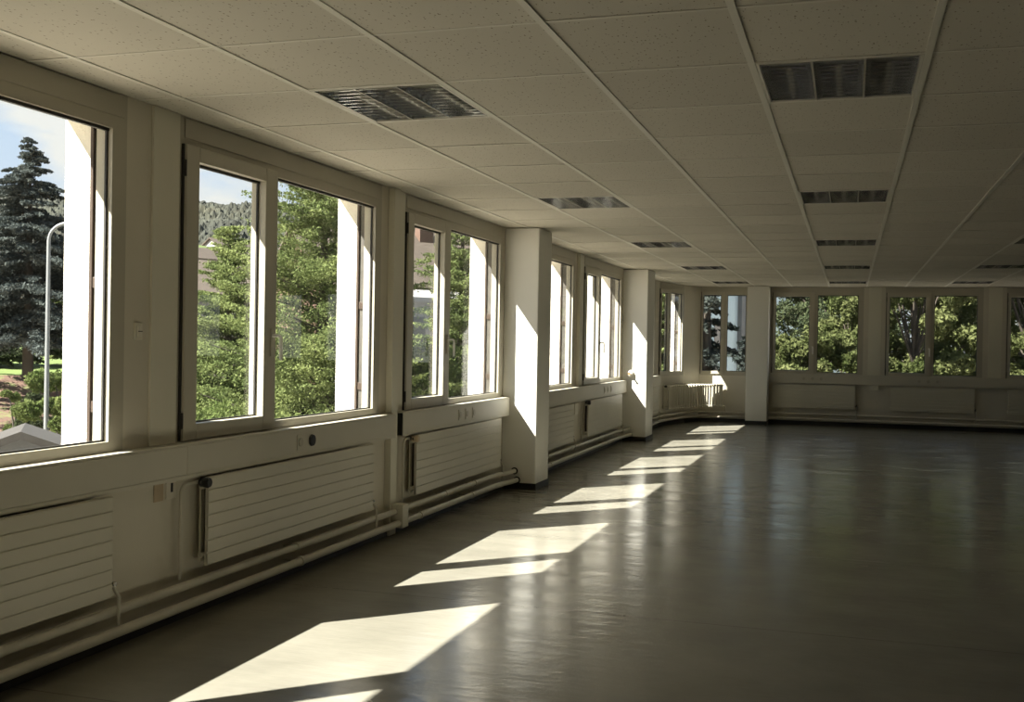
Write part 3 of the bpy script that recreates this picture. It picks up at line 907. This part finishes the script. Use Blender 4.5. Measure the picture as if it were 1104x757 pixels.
def broadleaf(base, height, radii, leafmat, label, seed, blobs=26, leaf=.14, n=26000, group='leafy trees beyond the back wall', name='leafy_tree', cat='tree', trunk_h=.5, low=.15):
    rs = np.random.RandomState(seed); base = Vector(base)
    root = empty(name, base, label, cat, group)
    t = MB(base)
    t.tube([(0, 0, -.3), (.1, .05, height * trunk_h * .6), (0, .1, height * trunk_h)], [.05 + height * .014, .03 + height * .010, .02 + height * .005], 9)
    P = []
    for k in range(blobs):
        th = rs.uniform(0, 2 * math.pi); cz = rs.uniform(low, .95)
        rr = math.sqrt(rs.uniform(0, 1)) * (1 - abs(cz - .5) * .9)
        c = np.array([math.cos(th) * rr * radii, math.sin(th) * rr * radii, cz * height])
        t.tube([(0, 0, height * min(trunk_h, cz * .8)), tuple(c * np.array([.55, .55, .9])), tuple(c)], [.045, .025, .008], 5, cap=False)
        rb = radii * rs.uniform(.18, .34)
        m = n // blobs
        d = rs.normal(size=(m, 3)); d /= np.linalg.norm(d, axis=1)[:, None]
        sh = rb * (1 + .28 * fbm(d[:, 0] * 4 + k, d[:, 1] * 4 + d[:, 2] * 3, k, 2))
        r = sh * rs.uniform(.55, 1.0, m) ** .5
        q = c + d * r[:, None] * np.array([1, 1, .7])
        P.append(q)
    P = np.concatenate(P); P = P[P[:, 2] > .05] + np.array(base)
    t.build('trunk', BARK, root)
    quads_object('foliage', leaf_cards(P, leaf, rs, .2), leafmat, root)
    return root


def gpt(px, depth, z):
    p = at(px, 373, depth); return (p.x, p.y, z)


# nearest window: big blue spruce on the lawn, darker trees behind, bushes on the bank
conifer(gpt(30, 52, -.6), 11.6, 5.0, L_SPRUCE, 'tall blue-grey spruce seen through the nearest window, on the lawn', 11, 34, 10, .12, 3.2, .40, .08, power=.80, name='blue_spruce', crown0=.14, clump=.085, irregular=.32)
conifer(gpt(-30, 62, -.4), 9.6, 4.2, L_DARK, 'dark conifer left behind the blue spruce', 12, 34, 9, .16, 2.0, .4)
conifer(gpt(90, 66, -.4), 9.0, 3.2, L_LARCH, 'light green tree right behind the blue spruce', 13, 34, 9, .15, 2.0, .3)
broadleaf(gpt(66, 33, GZ), 4.0, 1.5, L_BUSH, 'round green bush behind the street lamp pole', 21, 16, .08, 26000, 'bushes on the bank', 'bush', 'bush', .4, .1)
broadleaf(gpt(92, 30, GZ), 3.6, 1.2, L_BUSH, 'green bush below the window reveal, right of the lamp pole', 22, 14, .08, 20000, 'bushes on the bank', 'bush', 'bush', .4, .1)
broadleaf(gpt(18, 37, GZ), 3.1, .7, L_BUSH, 'small bright green bush on the bank, left of the lamp pole', 23, 12, .08, 14000, 'bushes on the bank', 'bush', 'bush', .4, .1)
broadleaf(gpt(36, 35, GZ), 2.9, .85, L_DARK, 'small shadowed bush on the bank between the two light green bushes', 24, 14, .11, 14000, 'bushes on the bank', 'bush', 'bush', .4, .1)  # this bush stands in shadow; the shade is put into its leaf colour

# second window: two feathery green trees
conifer(gpt(246, 24, GZ), 7.4, 2.3, L_LARCH, 'narrow feathery green tree in the left pane of the second window', 31, 40, 13, .050, 3.6, .1, .22, jit=2.0, power=.75, irregular=.35, name='larch_tree')
conifer(gpt(348, 21, GZ), 8.7, 3.4, L_LARCH, 'full feathery green tree in the wide pane of the second window', 32, 46, 13, .046, 3.6, .05, .30, jit=2.5, power=.62, irregular=.35, name='larch_tree')
broadleaf(gpt(235, 18, GZ), 3.6, 2.0, L_BUSH, 'leafy green shrub at the bottom of the second window', 33, 22, .055, 60000, 'shrubs below the side windows', 'shrub', 'shrub', .4, .1)
broadleaf(gpt(330, 17, GZ), 3.9, 2.1, L_BUSH, 'leafy green shrub at the bottom of the wide pane of the second window', 34, 22, .055, 60000, 'shrubs below the side windows', 'shrub', 'shrub', .4, .1)
# third window and beyond
conifer(gpt(497, 27, GZ), 8.6, 2.0, L_LARCH, 'feathery green tree in the wide pane of the third window', 35, 44, 11, .055, 3.6, .1, .25, jit=2.5, power=.6, irregular=.35, name='larch_tree')
broadleaf(gpt(455, 22, GZ), 4.9, 2.2, L_BUSH, 'green leafy shrub in the narrow pane of the third window', 36, 26, .065, 60000, 'shrubs below the side windows', 'shrub', 'shrub', .4, .1)
conifer(gpt(600, 34, GZ), 8.0, 2.6, L_LARCH, 'green tree beyond the fourth window, mostly behind its reveal', 37, 40, 10, .09, 2., .1, .2, jit=2, power=.7, name='larch_tree')
conifer(gpt(716, 40, GZ), 9.5, 2.2, L_LARCH, 'light green tree in the narrow window before the rounded corner', 38, 44, 11, .10, 2.2, .2, .1, jit=2, power=.6, name='larch_tree')
# corner window: spruce in front of a blue-grey block
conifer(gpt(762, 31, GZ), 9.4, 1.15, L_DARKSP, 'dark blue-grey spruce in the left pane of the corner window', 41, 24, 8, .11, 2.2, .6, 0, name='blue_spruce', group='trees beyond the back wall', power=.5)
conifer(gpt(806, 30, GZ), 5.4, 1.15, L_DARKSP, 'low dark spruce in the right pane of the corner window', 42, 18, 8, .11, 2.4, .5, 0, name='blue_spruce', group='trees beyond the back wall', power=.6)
# back windows
for (px, d, h, r, sd, mm, lab) in (
        (880, 30, 5.4, 1.55, 51, L_BROAD, 'light leafy tree low in the first back wall window from the third pillar'),
        (918, 34, 9.0, 2.3, 52, L_BROAD, 'tall light leafy tree in the right pane of the first back wall window'),
        (893, 45, 11, 3.0, 53, L_DARK, 'dark tree far behind the first back wall window'),
        (985, 31, 9.0, 1.9, 54, L_BROAD, 'leafy tree in the left pane of the second back wall window'),
        (1050, 35, 8.0, 2.3, 55, L_BROAD, 'leafy tree in the right pane of the second back wall window'),
        (1005, 48, 12.0, 4.0, 56, L_DARK, 'wide dark tree behind the second back wall window'),
        (1115, 31, 9.0, 2.0, 57, L_BROAD, 'leafy tree in the back wall window at the right edge'),
        (1200, 50, 12.0, 3.4, 58, L_DARK, 'dark tree behind the back wall window at the right edge')):
    broadleaf(gpt(px, d, GZ), h, r, mm, lab, sd, 48, .105, 84000)

# buildings
def house(name, px, py_eave, depth, length, width, wall_h, roof_h, ang, wmat, rmat, label, chimney=False, eave=.35, win=0):
    p = at(px, py_eave, depth)
    S = Vector((math.cos(ang), math.sin(ang), 0)); Nn = Vector((-S.y, S.x, 0))
    mk = lambda: MB(p, S, Nn)
    root = empty(name, (p.x, p.y, p.z - wall_h), label, 'building')
    l, w = length / 2, width / 2
    m = mk().box((-l, -w, -wall_h), (l, w, 0))
    m.add([(-l, -w, 0), (-l, w, 0), (-l, 0, roof_h), (l, -w, 0), (l, w, 0), (l, 0, roof_h)], [(0, 1, 2), (3, 5, 4)])
    m.build('wall', wmat, root)
    r = mk(); t = .16; e = eave; sl = roof_h / w
    for sg in (-1, 1):
        vs = []
        for s in (-l - e, l + e):
            for (n_, z_) in ((sg * (w + e), -sl * e), (0, roof_h), (0, roof_h + t), (sg * (w + e), -sl * e + t)):
                vs.append((s, n_, z_ + .02))
        r.add(vs, [(0, 1, 2, 3), (4, 7, 6, 5), (0, 4, 5, 1), (1, 5, 6, 2), (2, 6, 7, 3), (3, 7, 4, 0)])
    r.build('roof', rmat, root)
    if chimney:
        mk().box((-.4, -.9, roof_h * .4), (.3, -.3, roof_h + 1.0)).build('chimney', BRICKW, root)
    for k in range(win):
        s = -l + (k + .5) * length / win
        mk().box((s - .5, -w - .04, -1.9), (s + .5, -w + .02, -.6)).build('window', DARKIN, root)
    return root


va = math.atan2((at(23, 458, 22) - CAM).y, (at(23, 458, 22) - CAM).x)
house('garage', 24, 532, 22.6, 1.6, 6.4, 2.4, 1.22, va - .04, PLASTERG, ROOFG, 'grey gabled garage at the bottom of the nearest window')
house('house', 235, 322, 62, 15, 8, 4.6, 2.0, va - 1.5, PLASTERW, ROOFB, 'white house with a long brown roof in the left pane of the second window', False, .5, 4)
house('house', 205, 352, 48, 4, 5, 2.5, .5, va - 1.2, PLASTERW, ROOFG, 'small white flat house at the left edge of the second window', False, .2, 2)
house('house', 452, 312, 52, 12, 8, 4.5, 2.6, va - 1.5, BRICKW, ROOFB, 'brown-roofed house with a chimney in the narrow pane of the third window', True, .5, 3)
house('house', 452, 327, 42, 6, 4, 3.2, .35, va - 1.35, PLASTERW, PLASTERW, 'low white annex in front of the brown-roofed house', False, .3, 2)
for (px, py, d, l_, lab) in ((222, 281, 135, 7, 'tiny white house on the hill slope, leftmost'), (250, 268, 185, 8, 'tiny white house on the hill slope, topmost'),
                             (262, 284, 160, 6, 'tiny white house on the hill slope, lowest')):
    house('house', px, py, d, l_, 6, 3, 1.4, va - 1.2, PLASTERW, ROOFB, lab, False, .4, 3)
house('house', -40, 392, 122, 16, 9, 3.2, 2.2, va - 1.0, PLASTERW, ROOFB, 'low white house half hidden behind the blue spruce', False, .5, 5)
# blue-grey block beyond the corner window
p = at(800, 373, 62)
root = empty('apartment_block', (p.x, p.y, GZ), 'plain blue-grey apartment block filling the corner window', 'building')
S = Vector((math.cos(1.0), math.sin(1.0), 0)); Nn = Vector((-S.y, S.x, 0))
q = Vector((p.x, p.y, 0))
MB(q, S, Nn).box((-9.5, 0, GZ), (10, 9, 12)).build('wall', BLUEWALL, root)
MB(q, S, Nn).box((-9.8, -.3, 12), (10.3, 9.3, 12.3)).build('roof', CONCRETE, root)
MB(q, S, Nn).box((-.45, -.3, GZ), (.75, 0, 4.4)).build('stair_shaft', PLASTERG, root)
MB(q, S, Nn).box((-.30, -.25, 4.4), (.60, 0, 5.5)).build('vent_stack', BEIGEP, root)
for k in range(4):
    for z in (-1.5, 1.4, 4.3, 7.0):
        MB(q, S, Nn).box((-6.4 + k * 1.3, -.03, z), (-5.7 + k * 1.3, .03, z + 1.2)).build('window', PLASTERW, root)

# street lamp
b = gpt(51, 30, GZ)
root = empty('street_lamp', b, 'slim galvanised street lamp with a curved arm in the nearest window', 'street lamp')
top = at(54, 250, 30).z
d = _rt
pts = [(b[0], b[1], GZ), (b[0], b[1], 0), (b[0], b[1], top - .25)]
for k in range(1, 9):
    t = math.pi / 2 * k / 8
    pts.append((b[0] + d.x * .55 * (1 - math.cos(t)), b[1] + d.y * .55 * (1 - math.cos(t)), top - .25 + .50 * math.sin(t)))
pts.append((b[0] + d.x * 1.25, b[1] + d.y * 1.25, top + .31))
MB().tube(pts, [.075, .065, .052] + [.045] * 9, 12).build('pole', GALV, root)
e = Vector(pts[-1])
MB(e, d, Vector((-d.y, d.x, 0))).box((0, -.12, -.06), (.7, .12, .08), 0, .03).build('lamp_head', GALV, root)

# ------------------------------------------------------------------ light
w = bpy.data.worlds.new('world'); scene.world = w; w.use_nodes = True
nt = w.node_tree; N, L = nt.nodes, nt.links
bg = N['Background']
tc = N.new('ShaderNodeTexCoord')
sp = N.new('ShaderNodeSeparateXYZ'); L.new(tc.outputs['Generated'], sp.inputs[0])
gr = N.new('ShaderNodeValToRGB'); e = gr.color_ramp.elements
e[0].position = 0.0; e[0].color = (.74, .80, .84, 1)
e[1].position = .7; e[1].color = (.22, .40, .74, 1)
x = e.new(.16); x.color = (.60, .73, .90, 1)
x = e.new(.35); x.color = (.42, .60, .86, 1)
L.new(sp.outputs['Z'], gr.inputs['Fac'])
mp = N.new('ShaderNodeMapping'); mp.inputs['Scale'].default_value = (1, 1, 2.6); mp.inputs['Location'].default_value = (.35, .1, 0)
L.new(tc.outputs['Generated'], mp.inputs['Vector'])
nz = N.new('ShaderNodeTexNoise'); nz.inputs['Scale'].default_value = 4.2; nz.inputs['Detail'].default_value = 9; nz.inputs['Roughness'].default_value = .55
L.new(mp.outputs['Vector'], nz.inputs['Vector'])
cr = N.new('ShaderNodeValToRGB'); cr.color_ramp.elements[0].position = .49; cr.color_ramp.elements[1].position = .60
cr.color_ramp.elements[1].color = (.85, .85, .85, 1)
L.new(nz.outputs['Fac'], cr.inputs['Fac'])
mx = N.new('ShaderNodeMixRGB'); mx.inputs['Color2'].default_value = (.92, .90, .84, 1)
L.new(cr.outputs['Color'], mx.inputs['Fac']); L.new(gr.outputs['Color'], mx.inputs['Color1'])
L.new(mx.outputs['Color'], bg.inputs['Color']); bg.inputs['Strength'].default_value = 1.1

sd = bpy.data.lights.new('sun', 'SUN'); sd.energy = 26.; sd.angle = math.radians(.53); sd.color = (1, .95, .87)
so = bpy.data.objects.new('sun', sd); COL.objects.link(so)
so.rotation_euler = Vector((.72, .735, -1)).to_track_quat('-Z', 'Y').to_euler()
so.location = (-10, -10, 14)

scene.view_settings.view_transform = 'Standard'
scene.view_settings.look = 'None'
scene.view_settings.exposure = 0.12
scene.view_settings.gamma = 1
scene.view_settings.use_curve_mapping = False
scene.cycles.max_bounces = 14
scene.cycles.diffuse_bounces = 8
scene.cycles.transparent_max_bounces = 16
scene.cycles.caustics_reflective = False
scene.cycles.caustics_refractive = False
scene.cycles.sample_clamp_indirect = 6
scene.cycles.use_denoising = True
